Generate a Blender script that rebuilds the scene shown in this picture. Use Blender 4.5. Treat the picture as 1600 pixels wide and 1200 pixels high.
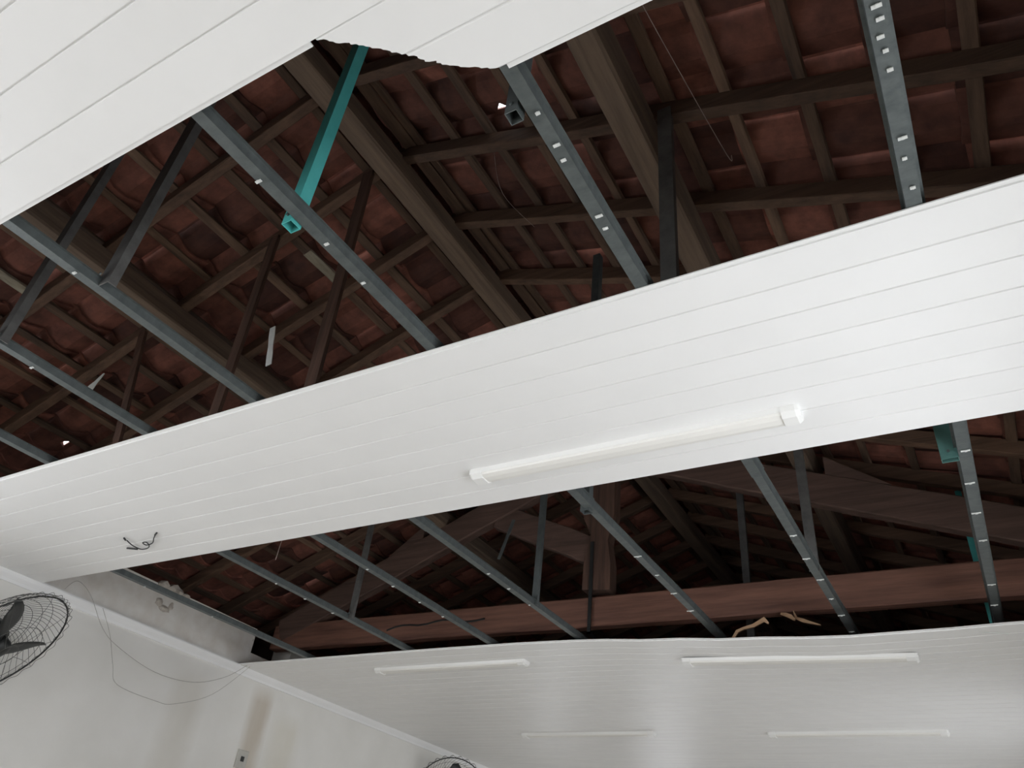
import bpy, bmesh, math, random
from mathutils import Vector, Matrix, noise
random.seed(11)
for o in list(bpy.data.objects): bpy.data.objects.remove(o)
scene = bpy.context.scene
COL = scene.collection

# ------------------------------------------------------------------ camera
ZC = 1.5                      # camera height above the floor; heights below are given relative to it through Z()
F_PX = 1190.73
right = Vector((0.86231245, 0.49669904, 0.09852563))
down = Vector((-0.22121138, 0.54452536, -0.80904738))
fwd = Vector((-0.45550276, 0.67585664, 0.57942647))
cam_d = bpy.data.cameras.new('camera')
cam = bpy.data.objects.new('camera', cam_d); COL.objects.link(cam)
m = Matrix.Identity(4)
for i in range(3):
    m[i][0] = right[i]; m[i][1] = -down[i]; m[i][2] = -fwd[i]
m[2][3] = ZC
cam.matrix_world = m
cam_d.sensor_width = 36.0; cam_d.lens = 36.0 * F_PX / 1600.0
cam_d.clip_start = 0.02
scene.camera = cam

# ------------------------------------------------------------------ daylight
world = bpy.data.worlds.new('sky'); scene.world = world; world.use_nodes = True
bg = world.node_tree.nodes['Background']
bg.inputs['Color'].default_value = (0.915, 0.945, 1.0, 1); bg.inputs['Strength'].default_value = 4.0
vs = scene.view_settings
vs.view_transform = 'Standard'; vs.look = 'None'; vs.gamma = 1.0; vs.use_curve_mapping = False
vs.exposure = 0.84
try:
    scene.cycles.max_bounces = 9; scene.cycles.diffuse_bounces = 7
    scene.cycles.use_adaptive_sampling = True
except Exception: pass

# room extents (y depth, x across), heights relative to the camera
Y0, Y1 = -3.2, 12.2
XR = 0.80
def xw(y): return -5.10 - 0.028 * (y - 2.2)          # inner face of the left wall
RX = -2.17                                            # ridge
def zb(x): return 3.32 - 0.375 * abs(x - RX)          # underside of the common rafters
# unseen windows, partly added to set the room's brightness: (side, a0, a1, z0, z1) world z
WINS = [('left', -2.7, -1.0, 1.0, 2.35), ('left', -0.6, 1.2, 1.0, 2.35),
        ('right', -2.4, -0.9, 0.9, 2.35), ('right', 1.1, 3.2, 0.9, 2.35), ('right', 5.7, 7.1, 0.9, 2.15), ('right', 9.0, 10.4, 0.9, 2.3),  # mid-room right window added to brighten the far ceiling and left wall
        ('far', -4.95, -4.2, 1.0, 1.75), ('left', 9.4, 10.4, 1.0, 1.8), ('back', -4.4, -2.6, 0.9, 2.35)]  # back window added to brighten the near ceiling
def portal(loc, rot, sx, sy):
    L = bpy.data.lights.new('window_portal', 'AREA'); L.shape = 'RECTANGLE'; L.size = sx; L.size_y = sy
    L.cycles.is_portal = True
    o = bpy.data.objects.new('window_portal', L); COL.objects.link(o); o.location = loc; o.rotation_euler = rot
for s, a, b, z0, z1 in WINS:
    c, zc = (a + b) / 2, (z0 + z1) / 2
    if s == 'left': portal((xw(c) - .12, c, zc), (0, -math.pi / 2, 0), z1 - z0, b - a)
    elif s == 'right': portal((XR + .12, c, zc), (0, math.pi / 2, 0), z1 - z0, b - a)
    elif s == 'back': portal((c, Y0 - .1, zc), (math.pi / 2, 0, 0), b - a, z1 - z0)
    else: portal((c, Y1 + .1, zc), (-math.pi / 2, 0, 0), b - a, z1 - z0)

# ------------------------------------------------------------------ materials
def new_mat(name):
    mt = bpy.data.materials.new(name); mt.use_nodes = True
    nt = mt.node_tree; return mt, nt, nt.nodes['Principled BSDF']
def N(nt, kind, **kw):
    n = nt.nodes.new(kind)
    for k, v in kw.items(): setattr(n, k, v)
    return n
def mat_noise(name, c1, c2, scale=(6, 6, 6), rough=.7, metal=0, bump=.0, detail=6, spec=.5, rnd=0.0, contrast=(.3, .7)):
    mt, nt, p = new_mat(name)
    tc = N(nt, 'ShaderNodeTexCoord'); mp = N(nt, 'ShaderNodeMapping'); mp.inputs['Scale'].default_value = scale
    oi = N(nt, 'ShaderNodeObjectInfo')
    nt.links.new(tc.outputs['Object'], mp.inputs['Vector'])
    sh = N(nt, 'ShaderNodeVectorMath', operation='SCALE'); sh.inputs[0].default_value = (37, 19, 53)
    nt.links.new(oi.outputs['Random'], sh.inputs['Scale'])
    nt.links.new(sh.outputs[0], mp.inputs['Location'])
    nz = N(nt, 'ShaderNodeTexNoise'); nz.inputs['Scale'].default_value = 1.0; nz.inputs['Detail'].default_value = detail
    nz.inputs['Roughness'].default_value = .65
    nt.links.new(mp.outputs['Vector'], nz.inputs['Vector'])
    cr = N(nt, 'ShaderNodeValToRGB'); cr.color_ramp.elements[0].position = contrast[0]; cr.color_ramp.elements[1].position = contrast[1]
    cr.color_ramp.elements[0].color = (*c1, 1); cr.color_ramp.elements[1].color = (*c2, 1)
    nt.links.new(nz.outputs['Fac'], cr.inputs['Fac'])
    out = cr.outputs['Color']
    if rnd:
        mr = N(nt, 'ShaderNodeMapRange'); mr.inputs['To Min'].default_value = 1 - rnd; mr.inputs['To Max'].default_value = 1 + rnd
        nt.links.new(oi.outputs['Random'], mr.inputs['Value'])
        hs = N(nt, 'ShaderNodeHueSaturation'); nt.links.new(mr.outputs['Result'], hs.inputs['Value'])
        nt.links.new(out, hs.inputs['Color']); out = hs.outputs['Color']
    nt.links.new(out, p.inputs['Base Color'])
    p.inputs['Roughness'].default_value = rough; p.inputs['Metallic'].default_value = metal
    p.inputs['Specular IOR Level'].default_value = spec
    if bump:
        b = N(nt, 'ShaderNodeBump'); b.inputs['Strength'].default_value = bump; b.inputs['Distance'].default_value = .01
        nt.links.new(nz.outputs['Fac'], b.inputs['Height']); nt.links.new(b.outputs['Normal'], p.inputs['Normal'])
    return mt
M = {}
M['pvc'] = mat_noise('white_pvc', (.80, .80, .79), (.84, .84, .83), (1.5, 1.5, 1.5), .40, spec=.4)
M['trim'] = mat_noise('cornice_pvc', (.79, .795, .795), (.83, .83, .83), (3, 3, 3), .35)
M['lamp'] = mat_noise('lamp_enamel', (.82, .82, .80), (.85, .85, .83), (3, 3, 3), .3)
M['lens'] = mat_noise('lamp_diffuser', (.80, .79, .75), (.83, .82, .78), (3, 3, 3), .35)
M['zinc'] = mat_noise('galvanised_steel', (.070, .082, .082), (.135, .152, .150), (18, 30, 18), .5, .35, .05, contrast=(.25, .8))
M['zinc_dark'] = mat_noise('tarnished_steel', (.075, .073, .070), (.14, .138, .132), (14, 14, 14), .6, .3)
M['teal'] = mat_noise('teal_paint', (.055, .34, .32), (.09, .44, .42), (8, 8, 8), .45)
M['teal_dirty'] = mat_noise('dusty_teal_paint', (.06, .15, .135), (.10, .22, .20), (8, 8, 8), .55)
M['wood_x'] = mat_noise('old_timber_across', (.050, .030, .020), (.205, .118, .074), (1.6, 26, 26), .8, 0, .5, rnd=.25, contrast=(.2, .8))
M['wood_y'] = mat_noise('old_timber_along', (.085, .060, .043), (.27, .19, .132), (26, 1.6, 26), .85, 0, .5, rnd=.25, contrast=(.2, .8))
M['wood_z'] = mat_noise('old_timber_upright', (.050, .028, .020), (.14, .075, .052), (26, 26, 1.8), .8, 0, .5, rnd=.1)
M['wood_red'] = mat_noise('red_hardwood', (.11, .050, .036), (.28, .135, .092), (1.4, 22, 22), .7, 0, .4)
M['wood_truss'] = mat_noise('truss_timber', (.050, .030, .023), (.175, .104, .080), (1.4, 22, 22), .8, 0, .5, contrast=(.2, .8))
M['batten'] = mat_noise('batten_wood', (.055, .033, .023), (.18, .11, .07), (20, 2.2, 20), .85, 0, .5, rnd=.35)
M['tile'] = mat_noise('clay_tile', (.088, .033, .024), (.215, .080, .054), (9, 9, 9), .85, 0, .3, rnd=.6)
M['scrap'] = mat_noise('white_scrap', (.62, .64, .62), (.75, .76, .74), (20, 20, 20), .5)
M['splinter'] = mat_noise('pale_split_wood', (.42, .24, .13), (.62, .42, .26), (8, 30, 30), .8)
M['batten_pale'] = mat_noise('pale_batten_wood', (.16, .13, .09), (.42, .38, .29), (20, 4, 20), .85, 0, .4)
M['black'] = mat_noise('black_plastic', (.012, .013, .013), (.025, .027, .026), (8, 8, 8), .5)
M['guard'] = mat_noise('guard_wire', (.08, .08, .075), (.16, .16, .15), (20, 20, 20), .45, .5)
M['wire'] = mat_noise('grey_wire', (.30, .28, .255), (.46, .44, .40), (20, 20, 20), .6)
M['thread'] = mat_noise('dusty_thread', (.30, .24, .21), (.42, .34, .3), (20, 20, 20), .8)
M['floor'] = mat_noise('floor_tile', (.47, .43, .38), (.56, .52, .46), (2, 2, 2), .5)
M['plate'] = mat_noise('plate_grey', (.42, .41, .37), (.5, .49, .45), (10, 10, 10), .5)
M['frame'] = mat_noise('window_paint', (.55, .57, .58), (.62, .64, .65), (4, 4, 4), .5)
M['mortar'] = mat_noise('mortar', (.34, .30, .26), (.60, .56, .50), (30, 30, 30), .95, 0, .8)
M['light_block'] = mat_noise('light_block_brown', (.06, .04, .03), (.12, .08, .06), (3, 3, 3), .8)  # for the added eave boxes that block daylight

def wall_material():
    mt, nt, p = new_mat('painted_plaster')
    tc = N(nt, 'ShaderNodeTexCoord'); sp = N(nt, 'ShaderNodeSeparateXYZ'); nt.links.new(tc.outputs['Object'], sp.inputs[0])
    nz = N(nt, 'ShaderNodeTexNoise'); nz.inputs['Scale'].default_value = 2.2; nz.inputs['Detail'].default_value = 7
    nt.links.new(tc.outputs['Object'], nz.inputs['Vector'])
    cr = N(nt, 'ShaderNodeValToRGB'); cr.color_ramp.elements[0].position = .3; cr.color_ramp.elements[1].position = .7
    cr.color_ramp.elements[0].color = (.70, .69, .655, 1); cr.color_ramp.elements[1].color = (.775, .765, .735, 1)
    nt.links.new(nz.outputs['Fac'], cr.inputs['Fac'])
    col = cr.outputs['Color']
    def math_(op, a, b=None, c=None):
        n = N(nt, 'ShaderNodeMath', operation=op)
        for i, v in enumerate((a, b, c)):
            if v is None: continue
            if isinstance(v, (int, float)): n.inputs[i].default_value = v
            else: nt.links.new(v, n.inputs[i])
        return n.outputs[0]
    def mix(fac, c):
        nonlocal col
        mx = N(nt, 'ShaderNodeMix', data_type='RGBA'); nt.links.new(fac, mx.inputs[0]); nt.links.new(col, mx.inputs[6])
        mx.inputs[7].default_value = (*c, 1); col = mx.outputs[2]
    nz2 = N(nt, 'ShaderNodeTexNoise'); nz2.inputs['Scale'].default_value = 5; nz2.inputs['Detail'].default_value = 5
    mp = N(nt, 'ShaderNodeMapping'); mp.inputs['Scale'].default_value = (1, 1, .35)
    nt.links.new(tc.outputs['Object'], mp.inputs[0]); nt.links.new(mp.outputs[0], nz2.inputs['Vector'])
    # water streaks that ran down the wall below the broken ceiling: y centre, half width, top z, strength
    for yc, hw, ztop, st, c in ((4.61, .14, ZC + 1.44, .62, (.42, .34, .24)), (3.88, .20, ZC + 1.40, .34, (.50, .46, .38)), (4.95, .22, ZC + 1.3, .25, (.55, .49, .33))):
        d = math_('ABSOLUTE', math_('SUBTRACT', sp.outputs[1], math_('MULTIPLY_ADD', nz2.outputs['Fac'], .10, yc - .05)))
        a = math_('SUBTRACT', 1.0, math_('DIVIDE', d, hw)); a = math_('MAXIMUM', a, 0.0)
        a = math_('SMOOTH_MIN', math_('MULTIPLY', a, 1.6), 1.0, .3)
        t = math_('MULTIPLY', math_('SUBTRACT', ztop, sp.outputs[2]), 7.0); t = math_('MINIMUM', math_('MAXIMUM', t, 0.0), 1.0)
        nn = math_('MULTIPLY_ADD', nz2.outputs['Fac'], 1.2, .3)
        mix(math_('MINIMUM', math_('MULTIPLY', math_('MULTIPLY', a, t), math_('MULTIPLY', nn, st)), .9), c)
    # bare render above the ceiling line
    up = math_('MINIMUM', math_('MAXIMUM', math_('MULTIPLY', math_('SUBTRACT', sp.outputs[2], ZC + 1.505), 60.0), 0.0), 1.0)
    nz3 = N(nt, 'ShaderNodeTexNoise'); nz3.inputs['Scale'].default_value = 9; nz3.inputs['Detail'].default_value = 8
    nt.links.new(tc.outputs['Object'], nz3.inputs['Vector'])
    mix(math_('MULTIPLY', up, math_('MULTIPLY_ADD', nz3.outputs['Fac'], 1.1, -.22)), (.50, .44, .37))
    nt.links.new(col, p.inputs['Base Color']); p.inputs['Roughness'].default_value = .85
    b = N(nt, 'ShaderNodeBump'); b.inputs['Strength'].default_value = .25; b.inputs['Distance'].default_value = .01
    nt.links.new(nz3.outputs['Fac'], b.inputs['Height']); nt.links.new(b.outputs['Normal'], p.inputs['Normal'])
    return mt
M['wall'] = wall_material()

# ------------------------------------------------------------------ mesh helpers
def Z(z): return z + ZC
class MB:
    def __init__(s): s.v = []; s.f = []
    def add(s, vs_, fs):
        o = len(s.v); s.v += [tuple(v) for v in vs_]; s.f += [tuple(i + o for i in f) for f in fs]; return s
    def box(s, a, b):
        x0, y0, z0 = a; x1, y1, z1 = b
        return s.add([(x0, y0, z0), (x1, y0, z0), (x1, y1, z0), (x0, y1, z0), (x0, y0, z1), (x1, y0, z1), (x1, y1, z1), (x0, y1, z1)],
                     [(0, 3, 2, 1), (4, 5, 6, 7), (0, 1, 5, 4), (1, 2, 6, 5), (2, 3, 7, 6), (3, 0, 4, 7)])
    def sweep(s, rings, closed_ring=True, caps=True, loop=False):
        n = len(rings[0]); o = len(s.v)
        for r in rings: s.v += [tuple(p) for p in r]
        k = len(rings)
        for i in range(k if loop else k - 1):
            j = (i + 1) % k
            for q in range(n if closed_ring else n - 1):
                w = (q + 1) % n
                s.f.append((o + i * n + q, o + i * n + w, o + j * n + w, o + j * n + q))
        if caps and not loop:
            s.f.append(tuple(o + q for q in reversed(range(n)))); s.f.append(tuple(o + (k - 1) * n + q for q in range(n)))
        return s
    def tube(s, pts, r, n=6, loop=False):
        pts = [Vector(p) for p in pts]; rings = []; k = len(pts); ref = None
        for i, p in enumerate(pts):
            a = pts[(i - 1) % k] if (loop or i > 0) else p; b = pts[(i + 1) % k] if (loop or i < k - 1) else p
            t = (b - a).normalized()
            if ref is None:
                ref = Vector((0, 0, 1)) if abs(t.z) < .9 else Vector((1, 0, 0))
            u = t.cross(ref).normalized(); w = u.cross(t).normalized(); ref = w
            rr = r[i] if isinstance(r, (list, tuple)) else r
            rings.append([p + rr * (math.cos(2 * math.pi * q / n) * u + math.sin(2 * math.pi * q / n) * w) for q in range(n)])
        return s.sweep(rings, loop=loop)
    def beam(s, p0, p1, w, h, up=(0, 0, 1), segs=10, jit=.004, ch=.006, seed=0):
        """timber: w across, h along up; p0,p1 are the middle of its underside"""
        p0 = Vector(p0); p1 = Vector(p1); t = (p1 - p0).normalized(); up = Vector(up)
        u = t.cross(up).normalized(); v = u.cross(t).normalized(); rings = []
        prof = [(-w/2+ch, 0), (w/2-ch, 0), (w/2, ch), (w/2, h-ch), (w/2-ch, h), (-w/2+ch, h), (-w/2, h-ch), (-w/2, ch)]
        for i in range(segs + 1):
            c = p0.lerp(p1, i / segs)
            dx = jit * 1.5 * noise.noise(Vector((i * .37, seed * 3.1, 0))); dz = jit * 1.5 * noise.noise(Vector((i * .37, 7.7, seed * 3.1)))
            rings.append([c + u * (a + dx + random.uniform(-jit, jit) * .35) + v * (b + dz + random.uniform(-jit, jit) * .35) for a, b in prof])
        return s.sweep(rings)
    def obj(s, name, mat, parent=None, smooth=False, loc=None):
        """loc: place the mesh with its origin there (verts are world), parent: subtract the parent's place"""
        me = bpy.data.meshes.new(name); org = Vector(loc) if loc is not None else (Vector(parent['_p']) if parent is not None and '_p' in parent else Vector((0, 0, 0)))
        me.from_pydata([Vector(v) - org for v in s.v], [], s.f); me.update()
        bm = bmesh.new(); bm.from_mesh(me); bmesh.ops.recalc_face_normals(bm, faces=bm.faces); bm.to_mesh(me); bm.free()
        if smooth:
            for p in me.polygons: p.use_smooth = True
        me.materials.append(M[mat] if isinstance(mat, str) else mat)
        o = bpy.data.objects.new(name, me); COL.objects.link(o)
        if parent is not None:
            o.parent = parent
            if loc is not None: o.location = org - (Vector(parent['_p']) if '_p' in parent else Vector((0, 0, 0)))
        elif loc is not None: o.location = loc
        return o
ROOTS = []
def empty(name, loc):
    o = bpy.data.objects.new(name, None); COL.objects.link(o); o.location = loc; o['_p'] = list(loc); o.empty_display_size = .05
    ROOTS.append(o); return o
def tag(o, label, cat=None, group=None, kind=None):
    o['label'] = label
    if cat: o['category'] = cat
    if group: o['group'] = group
    if kind: o['kind'] = kind
    return o
def inst(src, parent, loc):
    o = src.copy(); COL.objects.link(o); o.parent = parent; o.location = loc; return o

# ------------------------------------------------------------------ room shell
fl = MB().box((-5.6, Y0 - .3, -.15), (XR + .3, Y1 + .3, 0)).obj('floor', 'floor'); tag(fl, 'pale tiled floor of the room', 'floor', kind='structure')

def wall_y(name, xin, thick, wins, ztop, label, notch=None):
    """a wall running along y; xin(y) gives its inner face"""
    mb = MB(); cuts = sorted(wins, key=lambda w: w[1])
    def slab(a, b, z0, z1):
        n = max(1, int((b - a) / 1.5))
        for i in range(n):
            ya, yb = a + (b - a) * i / n, a + (b - a) * (i + 1) / n
            xa, xb = xin(ya), xin(yb)
            mb.add([(xa, ya, z0), (xa + thick, ya, z0), (xb + thick, yb, z0), (xb, yb, z0), (xa, ya, z1), (xa + thick, ya, z1), (xb + thick, yb, z1), (xb, yb, z1)],
                   [(0, 3, 2, 1), (4, 5, 6, 7), (0, 1, 5, 4), (1, 2, 6, 5), (2, 3, 7, 6), (3, 0, 4, 7)])
    y = Y0
    for _, a, b, z0, z1 in cuts:
        slab(y, a, 0, Z(1.5)); slab(a, b, 0, z0); slab(a, b, z1, Z(1.5)); y = b
    slab(y, Y1, 0, Z(1.5))
    if notch:
        slab(Y0, notch[0], Z(1.5), ztop); slab(notch[0], notch[1], Z(1.5), Z(1.62)); slab(notch[1], Y1, Z(1.5), ztop)
    else: slab(Y0, Y1, Z(1.5), ztop)
    o = mb.obj(name, 'wall'); return tag(o, label, 'wall', kind='structure')
WL = wall_y('wall_left', xw, -.22, [w for w in WINS if w[0] == 'left'], Z(1.812), 'white plastered side wall with brown water streaks and bare top edge', notch=(4.34, 4.78))
wall_y('wall_right', lambda y: XR, .22, [w for w in WINS if w[0] == 'right'], Z(1.80), 'white plastered window wall on the camera side')
def wall_x(name, y, thick, wins, label):
    mb = MB(); cuts = sorted(wins, key=lambda w: w[1]); x = -5.6
    ya, yb = min(y, y + thick), max(y, y + thick)
    for _, a, b, z0, z1 in cuts:
        mb.box((x, ya, 0), (a, yb, Z(1.5))); mb.box((a, ya, 0), (b, yb, z0)); mb.box((a, ya, z1), (b, yb, Z(1.5))); x = b
    mb.box((x, ya, 0), (XR + .22, yb, Z(1.5)))
    zt = lambda x_: Z(zb(x_) + .2)
    P = [(-6.1, Z(1.5)), (1.76, Z(1.5)), (1.76, zt(1.76)), (RX, zt(RX)), (-6.1, zt(-6.1))]
    mb.add([(a, ya, b) for a, b in P] + [(a, yb, b) for a, b in P], [(4, 3, 2, 1, 0), (5, 6, 7, 8, 9)] + [(i, (i + 1) % 5, 5 + (i + 1) % 5, 5 + i) for i in range(5)])
    return tag(mb.obj(name, 'wall'), label, 'wall', kind='structure')
wall_x('wall_back', Y0, -.2, [w for w in WINS if w[0] == 'back'], 'white wall behind the camera')
wall_x('wall_far', Y1, .2, [w for w in WINS if w[0] == 'far'], 'white end wall with one small window')
for i, (s, a, b, z0, z1) in enumerate(WINS):
    mb = MB(); n = 3
    for k in range(n + 1):
        c = a + (b - a) * k / n
        for lo, hi in ((0, 1),):
            if s in ('far', 'back'):
                yy = Y1 + .06 if s == 'far' else Y0 - .10
                mb.box((c - .02, yy, z0), (c + .02, yy + .04, z1))
            else:
                x = xw(c) - .12 if s == 'left' else XR + .10
                mb.box((x, c - .02, z0), (x + .04, c + .02, z1))
    for k in range(4):
        zz = z0 + (z1 - z0) * k / 3
        if s in ('far', 'back'):
            yy = Y1 + .065 if s == 'far' else Y0 - .095
            mb.box((a, yy, zz - .02), (b, yy + .03, zz + .02))
        else:
            x = (xw((a + b) / 2) - .115) if s == 'left' else XR + .105
            mb.box((x, a, zz - .02), (x + .03, b, zz + .02))
    tag(mb.obj('window_%d' % (i + 1), 'frame'), 'unseen metal-framed window placed to let daylight in', 'window', kind='structure')
# unseen eave boxes added to keep daylight out of the roof space
for nm, xa, xb in (('eave_light_block_left', -6.0, -5.3), ('eave_light_block_right', 1.0, 1.70)):
    xo = xa if xa < -3 else xb
    mb = MB().box((xa, Y0 - .2, Z(1.45)), (xb, Y1 + .2, Z(1.47))).box((xo - .012, Y0 - .2, Z(1.45)), (xo + .012, Y1 + .2, Z(zb(xo) + .15)))
    tag(mb.obj(nm, 'light_block'), 'unseen eave box added outside the wall to block daylight', 'eave', kind='structure')
# cornice along the left wall
mb = MB(); rings = []
for k in range(24):
    y = Y0 + (Y1 - Y0) * k / 23; x = xw(y)
    rings.append([(x, y, Z(1.432)), (x + .012, y, Z(1.432)), (x + .018, y, Z(1.448)), (x + .034, y, Z(1.470)), (x + .042, y, Z(1.487)), (x + .042, y, Z(1.496)), (x, y, Z(1.496))])
mb.sweep(rings); tag(mb.obj('trim_1', 'trim'), 'bluish white plastic cornice along the top of the stained wall', 'cornice', kind='structure')
# mortar lumps and the broken pocket on the wall top (parts of the wall)
def lump(p, r, seed, nm='mortar_lump'):
    bm = bmesh.new(); bmesh.ops.create_icosphere(bm, subdivisions=2, radius=1)
    for v in bm.verts:
        k = 1 + .5 * noise.noise(v.co * 1.7 + Vector((seed, seed * 2, 0)))
        v.co = Vector((v.co.x * r[0] * k, v.co.y * r[1] * k, v.co.z * r[2] * k)) + Vector(p)
    mb = MB(); bm.verts.ensure_lookup_table()
    mb.add([v.co[:] for v in bm.verts], [[v.index for v in f.verts] for f in bm.faces]); bm.free()
    return mb.obj(nm, 'mortar', WL)
for i, (y, z, r) in enumerate(((3.36, 1.81, (.05, .06, .035)), (3.46, 1.815, (.05, .07, .045)), (3.56, 1.80, (.06, .05, .03)), (3.42, 1.66, (.015, .05, .022)), (3.36, 1.69, (.014, .03, .03)), (3.47, 1.69, (.013, .02, .03)),
                          (4.33, 1.80, (.09, .03, .03)), (4.335, 1.72, (.09, .022, .05)), (4.335, 1.62, (.09, .025, .06)), (4.76, 1.64, (.09, .05, .05)))):
    lump((xw(y) - (.02 if i < 3 else (-.004 if i < 6 else .09)), y, Z(z)), r, i * 3.3)

# ------------------------------------------------------------------ ceiling planks
PW = 0.1226
def plank_mesh(mb, x0, x1, y0, w, zf=lambda x, y: 0.0, nx=1, lip=False, left=None):
    """white tongue-and-groove board: flat face with a V joint on both sides; its face lies at z = 1.49"""
    g, d, t = .0055, .0045, .010
    prof = [(0, d), (g * .8, d), (g + .0010, 0), (w, 0), (w, t), (0, t)]
    if lip: prof = [(-.014, .006), (0, .006), (0, 0), (w, 0), (w, t), (-.014, t)]
    rings = []
    for i in range(nx + 1):
        x = x0 + (x1 - x0) * i / nx
        rings.append([(x if (left is None or i > 0) else left(y0 + a), y0 + a, Z(1.49 + b) + zf(x, y0 + a)) for a, b in prof])
    return mb.sweep(rings)
strip = empty('ceiling', (0, 1.497, Z(1.49)))
tag(strip, 'long white plastic ceiling strip left hanging across the room', 'ceiling', kind='structure')
base = None
for k in range(8):
    y = 1.497 + PW * k
    if k in (0, 1):
        base = plank_mesh(MB(), -5.06, XR, y, PW, lip=(k == 0)).obj('plank', 'pvc', strip, loc=(0, y, Z(1.49)))
    else: inst(base, strip, (0, y - 1.497, 0))
near = empty('ceiling', (0, .487, Z(1.49)))
tag(near, 'near white plastic ceiling with a jagged broken corner', 'ceiling', kind='structure')
NW = .1217
for k in range(30):
    y = .487 - NW * (k + 1)
    if k in (0, 1): base = plank_mesh(MB(), xw(.4) + .01, XR, y, NW).obj('plank', 'pvc', near, loc=(0, y, Z(1.49)))
    else: inst(base, near, (0, y - .487, 0))
# torn boards: ragged left ends
def torn(y0, y1, xa, xb, seed, last):
    rnd = random.Random(seed); n = 26; pts = []
    for i in range(n + 1):
        t = i / n; y = y0 + (y1 - y0) * t; x = xa + (xb - xa) * (t ** 1.05) + .010 * math.sin(t * 3.1) * (1 if not last else -1.2)
        jag = rnd.uniform(-.0035, .0035) if 0 < i < n else 0
        if i in (2, 3, 9): jag += .006
        pts.append((x + jag, y))
    mb = MB(); rings = []
    for x, y in pts:
        e = min(y - y0, y1 - y); dz = .005 if e < .003 else 0
        rings.append([(x, y, Z(1.49) + dz), (XR, y, Z(1.49) + dz), (XR, y, Z(1.50)), (x, y, Z(1.50))])
    mb.sweep(rings)
    return mb.obj('plank', 'pvc', near)
torn(.487, .605, -.939, -.783, 3, False); torn(.605, .722, -.783, -.617, 5, True)
# front lip of the unbroken edge left of the tear and of the edge right of it
MB().box((xw(.5) + .01, .487, Z(1.494)), (-.955, .500, Z(1.4985))).obj('edge_tongue', 'pvc', near)
MB().box((-.60, .722, Z(1.494)), (XR, .733, Z(1.4985))).obj('edge_tongue', 'pvc', near)
far = empty('ceiling', (0, 4.24, Z(1.49)))
tag(far, 'sagging white plastic ceiling at the far end of the room', 'ceiling', kind='structure')
SAGX = [(-5.2, 0), (-3.4, .0), (-2.6, -.004), (-2.15, -.014), (-1.6, -.045), (-1.15, -.072), (-.6, -.098), (-.2, -.095), (.25, -.085), (.9, -.08)]
def sag(x, y):
    for (a, za), (b, zb_) in zip(SAGX, SAGX[1:]):
        if a <= x <= b:
            t = (x - a) / (b - a); t = t * t * (3 - 2 * t); s = za + (zb_ - za) * t; break
    else: s = 0
    return s * math.exp(-((y - 4.24) / 1.15) ** 2) if y > 4.2 else s
k = 0; base = None
while True:
    y = 4.24 + PW * k
    if y + PW > Y1: break
    if y < 7.0: plank_mesh(MB(), xw(y) + .01, XR, y, PW, sag, 26, lip=(k == 0)).obj('plank', 'pvc', far, smooth=False, loc=(0, y, Z(1.49)))
    elif base is None: base = plank_mesh(MB(), xw(7) + .01, XR, y, PW).obj('plank', 'pvc', far, loc=(0, y, Z(1.49)))
    else: inst(base, far, (0, y - 4.24, 0))
    k += 1

# ------------------------------------------------------------------ roof slopes: rafters, battens, tiles
RAFT_FAR = [1.355 + .511 * k for k in range(-8, 22)]          # far edge of each rafter
RAFT_W, RAFT_D = .055, .085
BAT = {1: [-1.99, -1.755, -1.53, -1.30, -1.07, -.85, -.62, -.39, -.115, .149, .392, .64, .88, 1.12, 1.36, 1.60, 1.84],
       -1: [-2.36, -2.64, -2.925, -3.19, -3.456, -3.71, -3.96, -4.205, -4.45, -4.70, -4.95, -5.20, -5.45, -5.70, -5.95, -6.19]}
TW = .247
def tile_profile(u): return .036 * (.5 + .5 * math.cos(2 * math.pi * u)) ** 1.5
def tile_geo(side, xh, xt):
    """one clay tile: head at xh (ridge side), tail at xt, across y from 0 to TW"""
    us = [-.07, .06, .2, .36, .5, .64, .8, .985]; V = []; Fc = []
    t = .011
    for x, lift in ((xh, 0.0), (xt, .026)):
        z = Z(zb(x)) + RAFT_D + .020 + lift
        for u in us:
            w = tile_profile(u) + (.016 if u < 0 else (.010 if u < .1 else 0))
            V.append((x, u * TW, z + w))
    n = len(us)
    V += [(a, b, c + t) for a, b, c in V]
    for i in range(n - 1):
        Fc += [(i, i + 1, n + i + 1, n + i), (2*n + i, 3*n + i, 3*n + i + 1, 2*n + i + 1), (i, 2*n + i, 2*n + i + 1, i + 1), (n + i, n + i + 1, 3*n + i + 1, 3*n + i)]
    Fc += [(0, n, 3*n, 2*n), (n - 1, 2*n + n - 1, 3*n + n - 1, n + n - 1)]
    return V, Fc
LEAKS = ((1, -1.43, 1.60), (-1, -5.08, 2.10))
def chipped(me):
    """a tile with a broken-out bite in its long edge"""
    me = me.copy(); bm = bmesh.new(); bm.from_mesh(me)
    ed = [e for e in bm.edges if abs(e.verts[0].co.y - e.verts[1].co.y) < 1e-4 and abs(e.verts[0].co.x - e.verts[1].co.x) > .05]
    bmesh.ops.subdivide_edges(bm, edges=ed, cuts=5, use_grid_fill=True)
    xs = [v.co.x for v in bm.verts]; mid = (min(xs) + max(xs)) / 2; L = max(xs) - min(xs)
    for v in bm.verts:
        if v.co.y > TW * .72 and abs(v.co.x - mid) < L * .12: v.co.y -= .055 if v.co.y > TW * .9 else .018
    bm.to_mesh(me); bm.free(); return me
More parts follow.
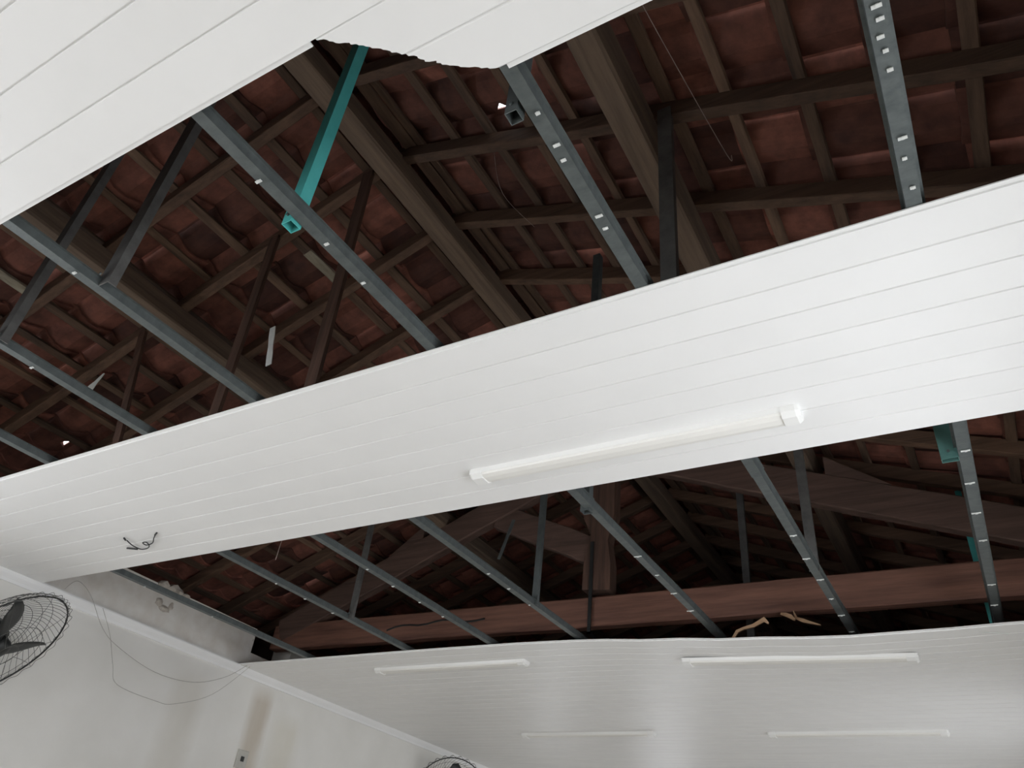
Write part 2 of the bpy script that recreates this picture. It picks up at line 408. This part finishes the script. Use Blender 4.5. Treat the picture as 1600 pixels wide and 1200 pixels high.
for side, nm, lab in ((1, 'roof_right', 'red clay tile slope over rafters on the right of the ridge beam'), (-1, 'roof_left', 'red clay tile slope over rafters on the left of the ridge beam')):
    root = empty(nm, (RX, 0, Z(3.3))); tag(root, lab, 'roof', kind='structure')
    xe = 1.78 if side > 0 else -6.12
    base = None
    for i, yf in enumerate(RAFT_FAR):
        if yf > Y1 or yf - RAFT_W < Y0: continue
        yc = yf - RAFT_W / 2
        up = Vector((.375 * side, 0, 1)).normalized()
        mb = MB().beam((RX + side * .01, yc, Z(zb(RX + side * .01))), (xe, yc + random.uniform(-.012, .012), Z(zb(xe))), RAFT_W, RAFT_D, up, 8, .006, .004, i + 40 * side)
        mb.obj('rafter', 'wood_x', root)
    for j, xb in enumerate(BAT[side]):
        w = random.uniform(.044, .056); zz = Z(zb(xb)) + RAFT_D + .001
        cuts = [(Y0, Y1, 'batten')]
        if side < 0 and abs(xb + 4.205) < .01: cuts = [(Y0, .55, 'batten'), (.552, 1.36, 'batten_pale'), (1.362, Y1, 'batten')]
        if side < 0 and abs(xb + 2.925) < .01: cuts = [(Y0, 2.02, 'batten'), (2.022, 2.42, 'batten_pale'), (2.422, Y1, 'batten')]
        for ya_, yb_, mt_ in cuts:
            MB().beam((xb, ya_, zz), (xb, yb_, zz), w, .020, (side * .375, 0, 1), max(4, int((yb_ - ya_) / .64)), .007, .002, j + 9 * side).obj('batten', mt_, root)
    xr_ = RX + side * .105
    MB().beam((xr_, Y0, Z(zb(xr_)) + RAFT_D), (xr_, Y1, Z(zb(xr_)) + RAFT_D), .07, .03, (0, 0, 1), 24, .006, .003, 77 + side).obj('batten', 'batten', root)
    courses = [RX + side * .03] + BAT[side]
    stuff = MB()
    for c in range(len(courses) - 1):
        xh = courses[c] - side * (.035 if c else 0); xt = courses[c + 1] + side * .035
        V, Fc = tile_geo(side, xh, xt); xm = (xh + xt) / 2
        first = None
        nt0, nt1 = int((Y0 - .1) / TW) - 1, int(Y1 / TW) + 1
        for q in range(nt0, nt1):
            y = q * TW + .03
            vis = (.6 < y < 4.9) if c < 13 else False
            if vis:
                if first is None:
                    mb = MB(); mb.v = [(a, b + y, d) for a, b, d in V]; mb.f = list(Fc)
                    first = mb.obj('roof_tile', 'tile', root, smooth=False, loc=(xm, y, Z(zb(xm))))
                    t_ = first
                else: t_ = inst(first, root, first.location)
                loc = Vector((xm, y, Z(zb(xm)))) - Vector(root['_p'])
                t_.location = loc + Vector((random.uniform(-.010, .010), 0, random.uniform(0, .004)))
                if any(side == sd_ and abs(xm - lx) < .13 and 0 <= ly - y < TW for sd_, lx, ly in LEAKS):
                    t_.data = chipped(t_.data)
                t_.rotation_euler = (random.uniform(-.012, .012), random.uniform(-.006, .006), random.uniform(-.018, .018))
            else: stuff.add([(a, b + y, d) for a, b, d in V], Fc)
    so = stuff.obj('roof_tile_field', 'tile', root); so['kind'] = 'stuff'
    if side > 0:
        mb = MB(); n = 10
        for k in range(int((Y1 - Y0) / .36) + 1):
            y = Y0 + .36 * k
            rings = [[(RX + (.15 + e) * math.cos(math.pi * q / n), y + dy, Z(3.38 + e) + .15 * math.sin(math.pi * q / n)) for q in range(n + 1)] + [(RX + (.14 + e) * math.cos(math.pi * q / n), y + dy, Z(3.37 + e) + .15 * math.sin(math.pi * q / n)) for q in reversed(range(n + 1))] for dy, e in ((0, 0), (.40, .012))]
            mb.sweep(rings)
        rc = mb.obj('ridge_cap', 'tile', root); rc['kind'] = 'stuff'

# purlins and ridge beam
def timber(name, p0, p1, w, h, mat, label, cat, seed, up=(0, 0, 1), segs=30, jit=.008, group=None):
    o = MB().beam(p0, p1, w, h, up, segs, jit, .010, seed).obj(name, mat, loc=p0); tag(o, label, cat, group); return o
timber('ridge_beam', (-2.165, Y0, Z(3.18)), (-2.165, Y1, Z(3.18)), .125, .135, 'wood_y', 'thick old timber ridge beam where both tile slopes meet', 'beam', 1)
timber('purlin', (-.77, Y0, Z(2.65)), (-.77, Y1, Z(2.65)), .125, .14, 'wood_y', 'heavy pale brown purlin under the right tile slope', 'beam', 2, (.2, 0, 1))
timber('purlin', (-3.645, Y0, Z(2.622)), (-3.645, Y1, Z(2.622)), .13, .14, 'wood_y', 'heavy dark purlin under the left tile slope', 'beam', 3, (-.2, 0, 1))

# roof truss
def truss(yf, label, near_=True):
    T = empty('roof_truss', (RX, yf + .045, Z(1.70))); tag(T, label, 'roof truss')
    th = .085; yc = yf + th / 2
    MB().beam((-5.25, yc, Z(1.730)), (.95, yc, Z(1.665)), th, .205, (0, 0, 1), 26, .006, .008, 3).obj('bottom_chord', 'wood_red', T)
    s = .397
    for sd in (-1, 1):
        xe = -5.15 if sd < 0 else .86
        upv = Vector((sd * s, 0, 1)).normalized()
        MB().beam((RX - .03, yc + .004 * sd, Z(2.958)), (xe, yc + .004 * sd, Z(2.958 - s * abs(xe - RX + .03))), th, .213, upv, 16, .006, .008, 5 + sd).obj('principal_rafter', 'wood_truss', T)
    # king post with a flared foot
    prof = [(-2.315, 3.15), (-2.315, 2.50), (-2.255, 2.36), (-2.300, 2.15), (-2.305, 1.955), (-2.095, 1.935), (-2.095, 2.13), (-2.120, 2.30), (-2.075, 2.50), (-2.075, 3.15)]
    mb = MB(); n = len(prof); yk0, yk1 = yf - .012, yf + th + .01
    mb.add([(x, yk0, Z(z)) for x, z in prof] + [(x, yk1, Z(z)) for x, z in prof], [tuple(range(n)), tuple(range(2 * n - 1, n - 1, -1))] + [(i, n + i, n + (i + 1) % n, (i + 1) % n) for i in range(n)])
    mb.obj('king_post', 'wood_z', T)
    MB().beam((-2.27, yc, Z(2.15)), (-3.12, yc, Z(2.56)), .08, .20, (.43, 0, 1), 10, .008, .008, 8).obj('strut', 'wood_truss', T)
    MB().box((-2.247, yf - .024, Z(1.64)), (-2.223, yf - .014, Z(2.30))).box((-2.247, yf - .024, Z(1.64)), (-2.223, yf + th, Z(1.655))).obj('iron_strap', 'black', T)
    # cleat that stops the purlin
    for cx, sd in ((-.62, 1), (-3.80, -1)):
        zc_ = lambda x: 2.958 - s * abs(x - RX + .03) + .226
        xa, xb_ = cx, cx + sd * .36
        P = [(xa, zc_(xa)), (xa, zc_(xa) + .13), (xb_, zc_(xb_) + .005), (xb_, zc_(xb_))]
        MB().add([(x, yf + .005, Z(z)) for x, z in P] + [(x, yf + th - .005, Z(z)) for x, z in P], [(0, 1, 2, 3), (7, 6, 5, 4), (0, 4, 5, 1), (1, 5, 6, 2), (2, 6, 7, 3), (3, 7, 4, 0)]).obj('cleat', 'wood_truss', T)
    return T
T1 = truss(4.60, 'reddish timber roof truss with king post crossing the open gap')
# dark crack line on the chord face
MB().tube([(-3.99 + i * .075, 4.598, Z(1.80 + .012 * math.sin(i * 1.1) + .028 * (1 if i > 3 else i / 3) - .004 * max(0, i - 8))) for i in range(13)], .0075, 5).obj('crack', 'black', T1)
truss(9.2, 'timber roof truss deep in the dark roof space')

# ------------------------------------------------------------------ furring channels
BARS = [(-4.385, -4.40, 'grey steel ceiling channel nearest the stained wall, crossing its bare top'),
        (-3.465, -3.465, 'grey steel ceiling channel second from the stained wall'),
        (-2.775, -2.775, 'grey steel ceiling channel third from the stained wall'),
        (-2.150, -2.150, 'grey steel ceiling channel running into the crack of the truss chord'),
        (-1.335, -1.315, 'grey steel ceiling channel passing the teal upright tube'),
        (-.605, -.595, 'grey steel ceiling channel starting at the jagged broken corner'),
        (.095, .100, 'grey steel ceiling channel furthest from the stained wall')]
CLIPS = [[(2.75,), (3.3,)], [(2.955,), (3.208,), (3.46,)], [(.984,), (2.941,), (3.188,), (3.446,), (3.693,)], [(.728,), (3.182,), (3.40,), (3.65,)],
         [(.72,), (.969,), (1.138,), (3.201,), (3.44,), (3.691,), (3.955,)],
         [(.86,), (.955,), (1.0,), (1.194,), (1.239,), (3.188,), (3.444,), (3.703,), (3.961,), (4.206,), (4.47,)],
         [(.938,), (.967,), (1.006,), (1.04,), (1.087,), (1.269,), (1.328,), (1.422,), (2.692,), (2.937,), (3.194,), (3.459,), (3.96,), (4.229,)]]
SPL = {3: 2.641, 5: 2.641, 4: 2.66}
BW, BH = .036, .028
for i, (xa, xb, lab) in enumerate(BARS):
    zbar = Z(1.5015)
    root = empty('furring_channel', ((xa + xb) / 2, 2.4, zbar)); tag(root, lab, 'ceiling channel', 'grey ceiling channels')
    def xc(y): return xa + (xb - xa) * (y - .7) / 3.6
    # hat profile: flat underside, upright sides with small outward lips
    prof = [(-BW/2, 0), (BW/2, 0), (BW/2 + .001, BH), (BW/2 + .009, BH), (BW/2 + .009, BH + .0015), (BW/2 - .001, BH + .0015), (BW/2 - .002, .0015), (-BW/2 + .002, .0015), (-BW/2 + .001, BH + .0015), (-BW/2 - .009, BH + .0015), (-BW/2 - .009, BH), (-BW/2 - .001, BH)]
    def run(y0, y1, dz, sc, nm):
        mb = MB(); rings = []; n = max(2, int((y1 - y0) / .35))
        for k in range(n + 1):
            y = y0 + (y1 - y0) * k / n; wob = .004 * noise.noise(Vector((y * 1.3, i * 5.1, 0)))
            rings.append([(xc(y) + a * sc + wob, y, zbar + b * sc + dz) for a, b in prof])
        mb.sweep(rings); return mb.obj(nm, 'zinc', root)
    run(Y0 + .2, Y1 - .1, 0, 1, 'channel')
    if i in SPL: run(SPL[i] - .5, SPL[i], -.0016, 1.12, 'splice_sleeve')
    rnd = random.Random(50 + i)
    cb = None
    for (y,) in CLIPS[i]:
        mb = MB(); hw = rnd.uniform(.005, .010) * (2.0 if (i >= 4 and y > 2.6) else 1); sd = rnd.uniform(-.012, .004) if i < 5 else rnd.uniform(-.004, .006); x = xc(y) + sd
        tilt = rnd.uniform(-.002, .002)
        mb.box((x - hw, y - .004, zbar - .0045), (x + hw, y + .004, zbar - .0017))
        mb.box((x - hw * .2, y - .006, zbar - .0075), (x + hw * .35, y + .002, zbar - .004))
        mb.obj('clip', 'scrap', root)

# ------------------------------------------------------------------ hanger straps
def hanger(x, y, ztop, mat, label, kind='strap', zbot=1.49, xt=None, yt=None, w=.034, d=.012, xw_=None):
    xt = x if xt is None else xt; yt = y if yt is None else yt
    root = empty('ceiling_hanger', (x, y, Z(zbot))); tag(root, label, 'ceiling hanger', 'ceiling hangers')
    p0, p1 = Vector((x, y, Z(zbot))), Vector((xt, yt, Z(ztop)))
    if kind == 'tube':
        t = .002; a, b = w / 2, d / 2
        def ring(p, e): return [(p.x - a + e, p.y - b + e, p.z), (p.x + a - e, p.y - b + e, p.z), (p.x + a - e, p.y + b - e, p.z), (p.x - a + e, p.y + b - e, p.z)]
        mb = MB(); mb.sweep([ring(p1, t), ring(p0, t), ring(p0, 0), ring(p1, 0)], caps=False)
        mb.sweep([ring(p1, 0), ring(p1 + Vector((0, 0, .001)), t)], caps=False)
        mb.obj('tube', mat, root)
    else:
        # angle strap: two flanges
        mb = MB(); t = .003
        P = [(-w/2, 0), (w/2, 0), (w/2, d), (w/2 - t, d), (w/2 - t, t), (-w/2, t)]
        mb.sweep([[(p.x + a, p.y + b, p.z) for a, b in P] for p in (p0, p0.lerp(p1, .5), p1)])
        mb.obj('strap', mat, root)
    # foot plate screwed to the channel
    fx = x + (xw_ if xw_ is not None else 0)
    MB().tube([(x, y - d / 2 - .001, Z(zbot) + .028), (x, y - d / 2 - .006, Z(zbot) + .028)], .005, 8).obj('screw', 'zinc', root)
    return root
def rt(x): return zb(x) + .03
hanger(-1.372, .872, rt(-1.372), 'teal', 'bright teal square tube hanging beside a grey channel', 'tube', 1.492, w=.036, d=.038)
hanger(-.650, .842, rt(-.65), 'zinc', 'grey square tube hanger with open end below the jagged broken corner', 'tube', 1.492, w=.032, d=.034)
hanger(-2.115, .80, rt(-2.115), 'zinc_dark', 'dark steel strap rising from the channel that reaches the left frame edge', w=.062, d=.03, zbot=1.502)
hanger(-2.765, .83, rt(-2.765), 'zinc_dark', 'dark steel strap at the left frame edge beside a pale batten', w=.056, d=.03, zbot=1.502)
hanger(-2.86, 1.80, rt(-2.95), 'wood_z', 'dark wooden strip hanging just left of the white plastic sliver', xt=-2.95, w=.062, d=.02, zbot=1.502)
hanger(-2.25, 1.80, rt(-2.33), 'wood_z', 'dark wooden strip hanging from the rafter just left of the ridge beam', xt=-2.33, w=.068, d=.02, zbot=1.502)
hanger(-3.52, 1.81, rt(-3.92), 'wood_z', 'thin dark wooden strip leaning left under the left slope above the white strip', xt=-3.92, w=.055, d=.02, zbot=1.502)
hanger(-.635, 1.80, rt(-.65), 'zinc_dark', 'dark strap in front of the pale brown purlin', w=.056, d=.03, zbot=1.502)
hanger(-2.135, 3.66, rt(-2.135), 'zinc', 'grey strap standing on the channel left of the king post', w=.036, d=.024, zbot=1.502)
hanger(-1.345, 2.685, rt(-1.345), 'zinc', 'grey square tube hanger with open end in front of the king post', 'tube', 1.49, w=.040, d=.04)
hanger(-.60, 3.60, rt(-.6), 'zinc_dark', 'dark grey strap crossing the right sloping truss member', w=.046, d=.024, zbot=1.502)
hanger(.050, 2.73, rt(.05), 'teal_dirty', 'dusty teal plate hanger beside the channel at the right frame edge', 'tube', 1.492, w=.055, d=.03)
hanger(.085, 5.0, rt(.085), 'teal', 'slim teal upright behind the truss chord at the right frame edge', 'tube', 1.50, w=.035, d=.035)
hanger(-3.43, 3.575, rt(-3.43), 'zinc_dark', 'grey strap standing before the left sloping truss member', w=.036, d=.024, zbot=1.502)
hanger(-1.34, 5.25, rt(-1.34), 'zinc_dark', 'dim steel strap deep behind the truss right of the king post', w=.05, d=.03, zbot=1.502)

# ------------------------------------------------------------------ batten lights
def lamp(x0, x1, y, label, zf=lambda x: 0, first=[None]):
    xc_ = (x0 + x1) / 2; L = x1 - x0; zt_ = Z(1.49) + zf(xc_)
    root = empty('batten_light', (xc_, y, zt_)); tag(root, label, 'ceiling light', 'white batten lights on the plastic ceiling')
    sl = (zf(x1) - zf(x0)) / L
    root.rotation_euler = (0, -math.atan(sl), 0)
    def prism(xa, xb, prof, nm, mat):
        mb = MB(); mb.sweep([[(x, a, b) for a, b in prof] for x in (xa, xb)]); o = mb.obj(nm, mat)
        o.parent = root; return o
    body = [(-.045, 0), (-.040, -.018), (.040, -.018), (.045, 0)]
    lens = [(-.038, -.0175), (-.034, -.026), (-.014, -.031), (.014, -.031), (.034, -.026), (.038, -.0175)]
    prism(-L/2 + .045, L/2 - .045, body, 'body', 'lamp'); prism(-L/2 + .05, L/2 - .05, lens, 'diffuser', 'lens')
    for sd in (-1, 1):
        a, b = sd * (L/2 - .058), sd * (L/2 - .012); e = sd * L / 2
        mb = MB(); big = [(-.046, 0), (-.044, -.022), (-.024, -.036), (.024, -.036), (.044, -.022), (.046, 0)]
        sm = [(-.040, 0), (-.036, -.018), (-.018, -.028), (.018, -.028), (.036, -.018), (.040, 0)]
        mb.sweep([[(x, p, q) for p, q in pr] for x, pr in ((a, big), (b, big), (e, sm))]); o = mb.obj('end_cap', 'lamp'); o.parent = root
    return root
lamp(-1.635, -.345, 2.235, 'white batten light on the hanging ceiling strip')
zs = lambda y: (lambda x: sag(x, y))
lamp(-3.98, -2.68, 4.565, 'white batten light at the open edge of the far ceiling near the stained wall', zs(4.56))
lamp(-1.60, -.30, 4.60, 'white batten light on the sagging part of the far ceiling', zs(4.6))
lamp(-3.88, -2.58, 6.65, 'white batten light further back on the far ceiling, nearer the stained wall', zs(6.65))
lamp(-1.64, -.345, 6.73, 'white batten light further back on the far ceiling, nearer the right', zs(6.7))

# ------------------------------------------------------------------ wall fans
def fan(c, yaw, pitch, label, blade_rot):
    R_ = .372
    root = empty('wall_fan', c); tag(root, label, 'fan', 'black wall fans')
    root.rotation_euler = (0, -pitch, yaw)             # local +x faces the room
    def put(mb, nm, mat, smooth=False, stuff=False):
        o = mb.obj(nm, mat, smooth=smooth); o.parent = root
        if stuff: o['kind'] = 'stuff'
        return o
    circ = lambda r, x, n=64: [(x, r * math.cos(2 * math.pi * q / n), r * math.sin(2 * math.pi * q / n)) for q in range(n)]
    put(MB().tube(circ(R_, 0), .0052, 6, loop=True), 'guard_ring', 'black', True)
    def dome(r): return math.sqrt(max(0, 1 - (r / R_) ** 2))
    for nm, sg, depth in (('rear_guard', -1, .12), ('front_guard', 1, .075)):
        mb = MB(); nw = 60 if sg < 0 else 10
        for k in range(nw):
            for tw in (1,):
                pts = []
                for q in range(11):
                    t = q / 10; r = .07 + (R_ * 1.035 - .07) * t
                    an = 2 * math.pi * k / nw + tw * (.9 if sg < 0 else .2) * (1 - t) ** 1.0
                    pts.append((sg * depth * dome(min(r, R_)) ** .8 + (0 if r < R_ else sg * .004), r * math.cos(an), r * math.sin(an)))
                mb.tube(pts, .0015, 3)
        for r in ((.07, .12, .17, .22, .27, .32) if sg < 0 else (.07, .2)):
            mb.tube(circ(r, sg * depth * dome(r) ** .8, 40), .0018, 3, loop=True)
        # scalloped loops outside the ring
        n = 240
        mb.tube([(sg * .012 + .0 * q, (R_ + .012 + .010 * math.cos(30 * 2 * math.pi * q / n)) * math.cos(2 * math.pi * q / n), (R_ + .012 + .010 * math.cos(30 * 2 * math.pi * q / n)) * math.sin(2 * math.pi * q / n)) for q in range(n)], .0018, 3, loop=True)
        put(mb, nm, 'guard', stuff=True)
    hb = MB(); prof = [(-.02, .001), (-.02, .055), (.02, .055), (.04, .045), (.05, .02), (.051, .001)]
    hb.sweep([[(x, r * math.cos(2 * math.pi * q / 20), r * math.sin(2 * math.pi * q / 20)) for q in range(20)] for x, r in prof]); put(hb, 'hub', 'black', True)
    for b in range(3):
        mb = MB(); rows = []
        for q in range(9):
            t = q / 8; r = .045 + .275 * t; w = (.05 + .065 * math.sin(math.pi * min(1, t * .95)) ** .8) * (1 if t < .9 else .75)
            row = []
            for s in range(6):
                e = s / 5 - .5; an = blade_rot + b * 2 * math.pi / 3 + e * w / max(r, .08) * 1.5 + .35 * t
                row.append(((-.02 + e * .07), r * math.cos(an), r * math.sin(an)))
            rows.append(row)
        rings = [[p for p in row] + [(p[0] - .004, p[1], p[2]) for p in reversed(row)] for row in rows]
        mb.sweep(rings); put(mb, 'blade', 'black', True)
    mo = MB(); prof = [(-.03, .02), (-.05, .075), (-.14, .08), (-.19, .06), (-.20, .001)]
    mo.sweep([[(x, r * math.cos(2 * math.pi * q / 20), r * math.sin(2 * math.pi * q / 20)) for q in range(20)] for x, r in prof]); put(mo, 'motor', 'black', True)
    # bracket back to the wall
    rm = Matrix.Translation(Vector(c)) @ Matrix.Rotation(yaw, 4, 'Z') @ Matrix.Rotation(-pitch, 4, 'Y')
    tail = rm @ Vector((-.15, 0, 0)); wx = xw(tail.y) + .004
    inv = rm.inverted()
    mb = MB().tube([inv @ p for p in (tail, tail + Vector((-.03, 0, -.10)), Vector((wx + .03, tail.y, tail.z - .13)), Vector((wx, tail.y, tail.z - .13)))], .016, 8); put(mb, 'bracket', 'black', True)
    pl = MB().box((wx, tail.y - .05, tail.z - .20), (wx + .012, tail.y + .05, tail.z - .06)); pl.v = [tuple(inv @ Vector(p)) for p in pl.v]; put(pl, 'wall_plate', 'black')
    return root
fan((-4.82, 2.293, Z(1.019)), .595, -.685, 'black wall fan in a wire guard cut by the left frame edge', 0.0)
fan((-4.93, 7.10, Z(1.00)), -.8, -.30, 'black wall fan in a wire guard at the bottom frame edge', 1.2)

# ------------------------------------------------------------------ loose wires, scraps, plate
def wire(name, pts, r, mat, label, cat, sub=6, group=None):
    P = [Vector(p) for p in pts]; out = []
    for i in range(len(P) - 1):
        a = P[max(i - 1, 0)]; b = P[i]; c = P[i + 1]; d = P[min(i + 2, len(P) - 1)]
        for k in range(sub):
            t = k / sub
            out.append(.5 * ((2 * b) + (c - a) * t + (2 * a - 5 * b + 4 * c - d) * t * t + (3 * b - a - 3 * c + d) * t ** 3))
    out.append(P[-1])
    o = MB().tube(out, r, 5).obj(name, mat, loc=pts[0], smooth=True); return tag(o, label, cat, group)
dx = -5.04
wire('hanging_wire', [(dx, 2.62, Z(1.50)), (dx - .01, 2.684, Z(1.58)), (dx, 2.80, Z(1.526)), (dx, 2.965, Z(1.366)), (dx, 3.123, Z(1.288)), (dx, 3.464, Z(1.215)), (dx, 3.80, Z(1.237)), (dx, 4.066, Z(1.346)), (dx - .02, 4.27, Z(1.50))], .0019, 'wire', 'thin grey wire looping high across the stained wall', 'wire')
wire('hanging_wire', [(dx + .03, 2.90, Z(1.47)), (dx + .02, 3.03, Z(1.33)), (dx, 3.144, Z(1.167)), (dx, 3.228, Z(1.065)), (dx, 3.543, Z(1.043)), (dx, 3.702, Z(1.061)), (dx, 4.0, Z(1.203)), (dx - .02, 4.29, Z(1.49))], .0017, 'wire', 'thin grey wire drooping lowest across the stained wall', 'wire')
cb = wire('lamp_cable', [(-3.819, 2.188, Z(1.482)), (-3.835, 2.225, Z(1.48)), (-3.844, 2.257, Z(1.48)), (-3.838, 2.295, Z(1.48)), (-3.79, 2.298, Z(1.48)), (-3.744, 2.276, Z(1.479)), (-3.715, 2.235, Z(1.478)), (-3.74, 2.232, Z(1.477)), (-3.748, 2.262, Z(1.478)), (-3.69, 2.255, Z(1.48)), (-3.63, 2.215, Z(1.481)), (-3.582, 2.188, Z(1.488))], .0032, 'black', 'short black cable tail dangling from the hanging ceiling strip', 'cable')
for pa, pb in (((-3.916, 2.261, 1.482), (-3.86, 2.290, 1.481)), ((-3.822, 2.182, 1.482), (-3.806, 2.160, 1.482)), ((-3.60, 2.196, 1.486), (-3.566, 2.180, 1.486))):
    e = MB().tube([(pa[0], pa[1], Z(pa[2])), (pb[0], pb[1], Z(pb[2]))], .0048, 6).obj('cable_end', 'black'); e.parent = cb; e.matrix_parent_inverse = Matrix.Translation(-cb.location)
wire('cobweb_thread', [(-.53, 1.27, Z(2.66)), (-.50, 1.50, Z(2.62)), (-.446, 1.99, Z(2.60)), (-.44, 2.05, Z(2.66))], .0016, 'thread', 'thin dusty thread strung below the right tile slope', 'thread')
wire('cobweb_thread', [(-1.50, 1.83, Z(3.02)), (-1.50, 1.95, Z(2.85)), (-1.53, 2.30, Z(2.98))], .0012, 'thread', 'thin dark thread sagging between rafters near the ridge beam', 'thread')
wire('roof_wire', [(-3.42, 2.86, Z(2.76)), (-3.40, 2.86, Z(2.3)), (-3.42, 2.86, Z(1.60))], .002, 'thread', 'thin wire hanging straight down past the left purlin', 'wire')
def sliver(name, p0, p1, w, mat, label, cat, thick=.004, nrm=(0, -1, .3), taper=1.0):
    p0, p1 = Vector(p0), Vector(p1); t = (p1 - p0).normalized(); n = Vector(nrm).normalized(); u = t.cross(n).normalized(); n = u.cross(t)
    mb = MB(); rings = []
    for k in range(5):
        q = k / 4; c = p0.lerp(p1, q); ww = w * (1 + (taper - 1) * q) * (1 + .12 * math.sin(k * 2.3))
        rings.append([c - u * ww / 2, c + u * ww / 2, c + u * ww / 2 + n * thick, c - u * ww / 2 + n * thick])
    mb.sweep(rings); o = mb.obj(name, mat, loc=p1); return tag(o, label, cat)
sliver('plastic_sliver', (-2.513, 1.70, Z(2.155)), (-2.446, 1.70, Z(1.915)), .030, 'scrap', 'white plastic sliver hanging below the left slope above the strip', 'scrap')
sliver('plastic_sliver', (-3.94, 1.70, Z(2.170)), (-3.855, 1.70, Z(2.27)), .045, 'scrap', 'small pointed white scrap behind the third channel', 'scrap', taper=.12, nrm=(.6, -1, .1))
sliver('plastic_sliver', (-2.545, 4.0, Z(2.25)), (-2.63, 4.0, Z(1.975)), .026, 'zinc', 'pale strip leaning below the truss strut', 'scrap')
def splinter(pts, ws, label):
    n = len(pts); P = [Vector((x, y, Z(z))) for x, y, z in pts]; mb = MB()
    rings = []
    for k in range(n):
        t = (P[min(k + 1, n - 1)] - P[max(k - 1, 0)]).normalized(); u = Vector((-t.z, 0, t.x)); w = ws[k]
        rings.append([P[k] - u * w / 2, P[k] + Vector((0, .016, 0)) - u * w * .4, P[k] + Vector((0, .016, 0)) + u * w * .4, P[k] + u * w / 2])
    mb.sweep(rings); return tag(mb.obj('wood_splinter', 'splinter', loc=P[0]), label, 'splinter')
splinter([(-1.235, 4.40, 1.475), (-1.20, 4.40, 1.525), (-1.16, 4.40, 1.540), (-1.11, 4.41, 1.553), (-1.07, 4.41, 1.572), (-1.045, 4.41, 1.585), (-1.025, 4.42, 1.565)], [.014, .018, .014, .020, .022, .030, .012], 'long pale wood splinter lying low under the truss chord')
splinter([(-.985, 4.58, 1.672), (-.955, 4.57, 1.660), (-.925, 4.56, 1.642), (-.905, 4.55, 1.62)], [.012, .024, .026, .016], 'stubby pale wood splinter close under the truss chord')
splinter([(-.915, 4.60, 1.690), (-.90, 4.585, 1.640), (-.86, 4.58, 1.620), (-.82, 4.58, 1.605), (-.77, 4.58, 1.588)], [.006, .016, .022, .013, .005], 'thin pale wood splinter pointing right under the truss chord')
sliver('plastic_sliver', (-.015, 4.30, Z(1.404)), (.125, 4.345, Z(1.397)), .006, 'scrap', 'thin white plastic shred on the far ceiling edge near the right frame edge', 'scrap', .003, (0, 0, -1))
# switch plate at the foot of the brown streak
pr = empty('switch_plate', (xw(4.55) + .001, 4.55, Z(.865))); tag(pr, 'small grey switch plate low on the brown wall streak', 'switch plate')
mb = MB(); x0 = xw(4.55) + .0005; hw, hh = .055, .065
mb.sweep([[(x0 + d, 4.55 - a, Z(.865) - b), (x0 + d, 4.55 + a, Z(.865) - b), (x0 + d, 4.55 + a, Z(.865) + b), (x0 + d, 4.55 - a, Z(.865) + b)] for d, a, b in ((0, hw, hh), (.008, hw, hh), (.012, hw - .006, hh - .006))]); mb.obj('plate', 'plate', pr)
MB().box((x0 + .011, 4.535, Z(.85)), (x0 + .018, 4.565, Z(.885))).obj('rocker', 'black', pr)
for o in bpy.data.objects:
    if '_p' in o: del o['_p']
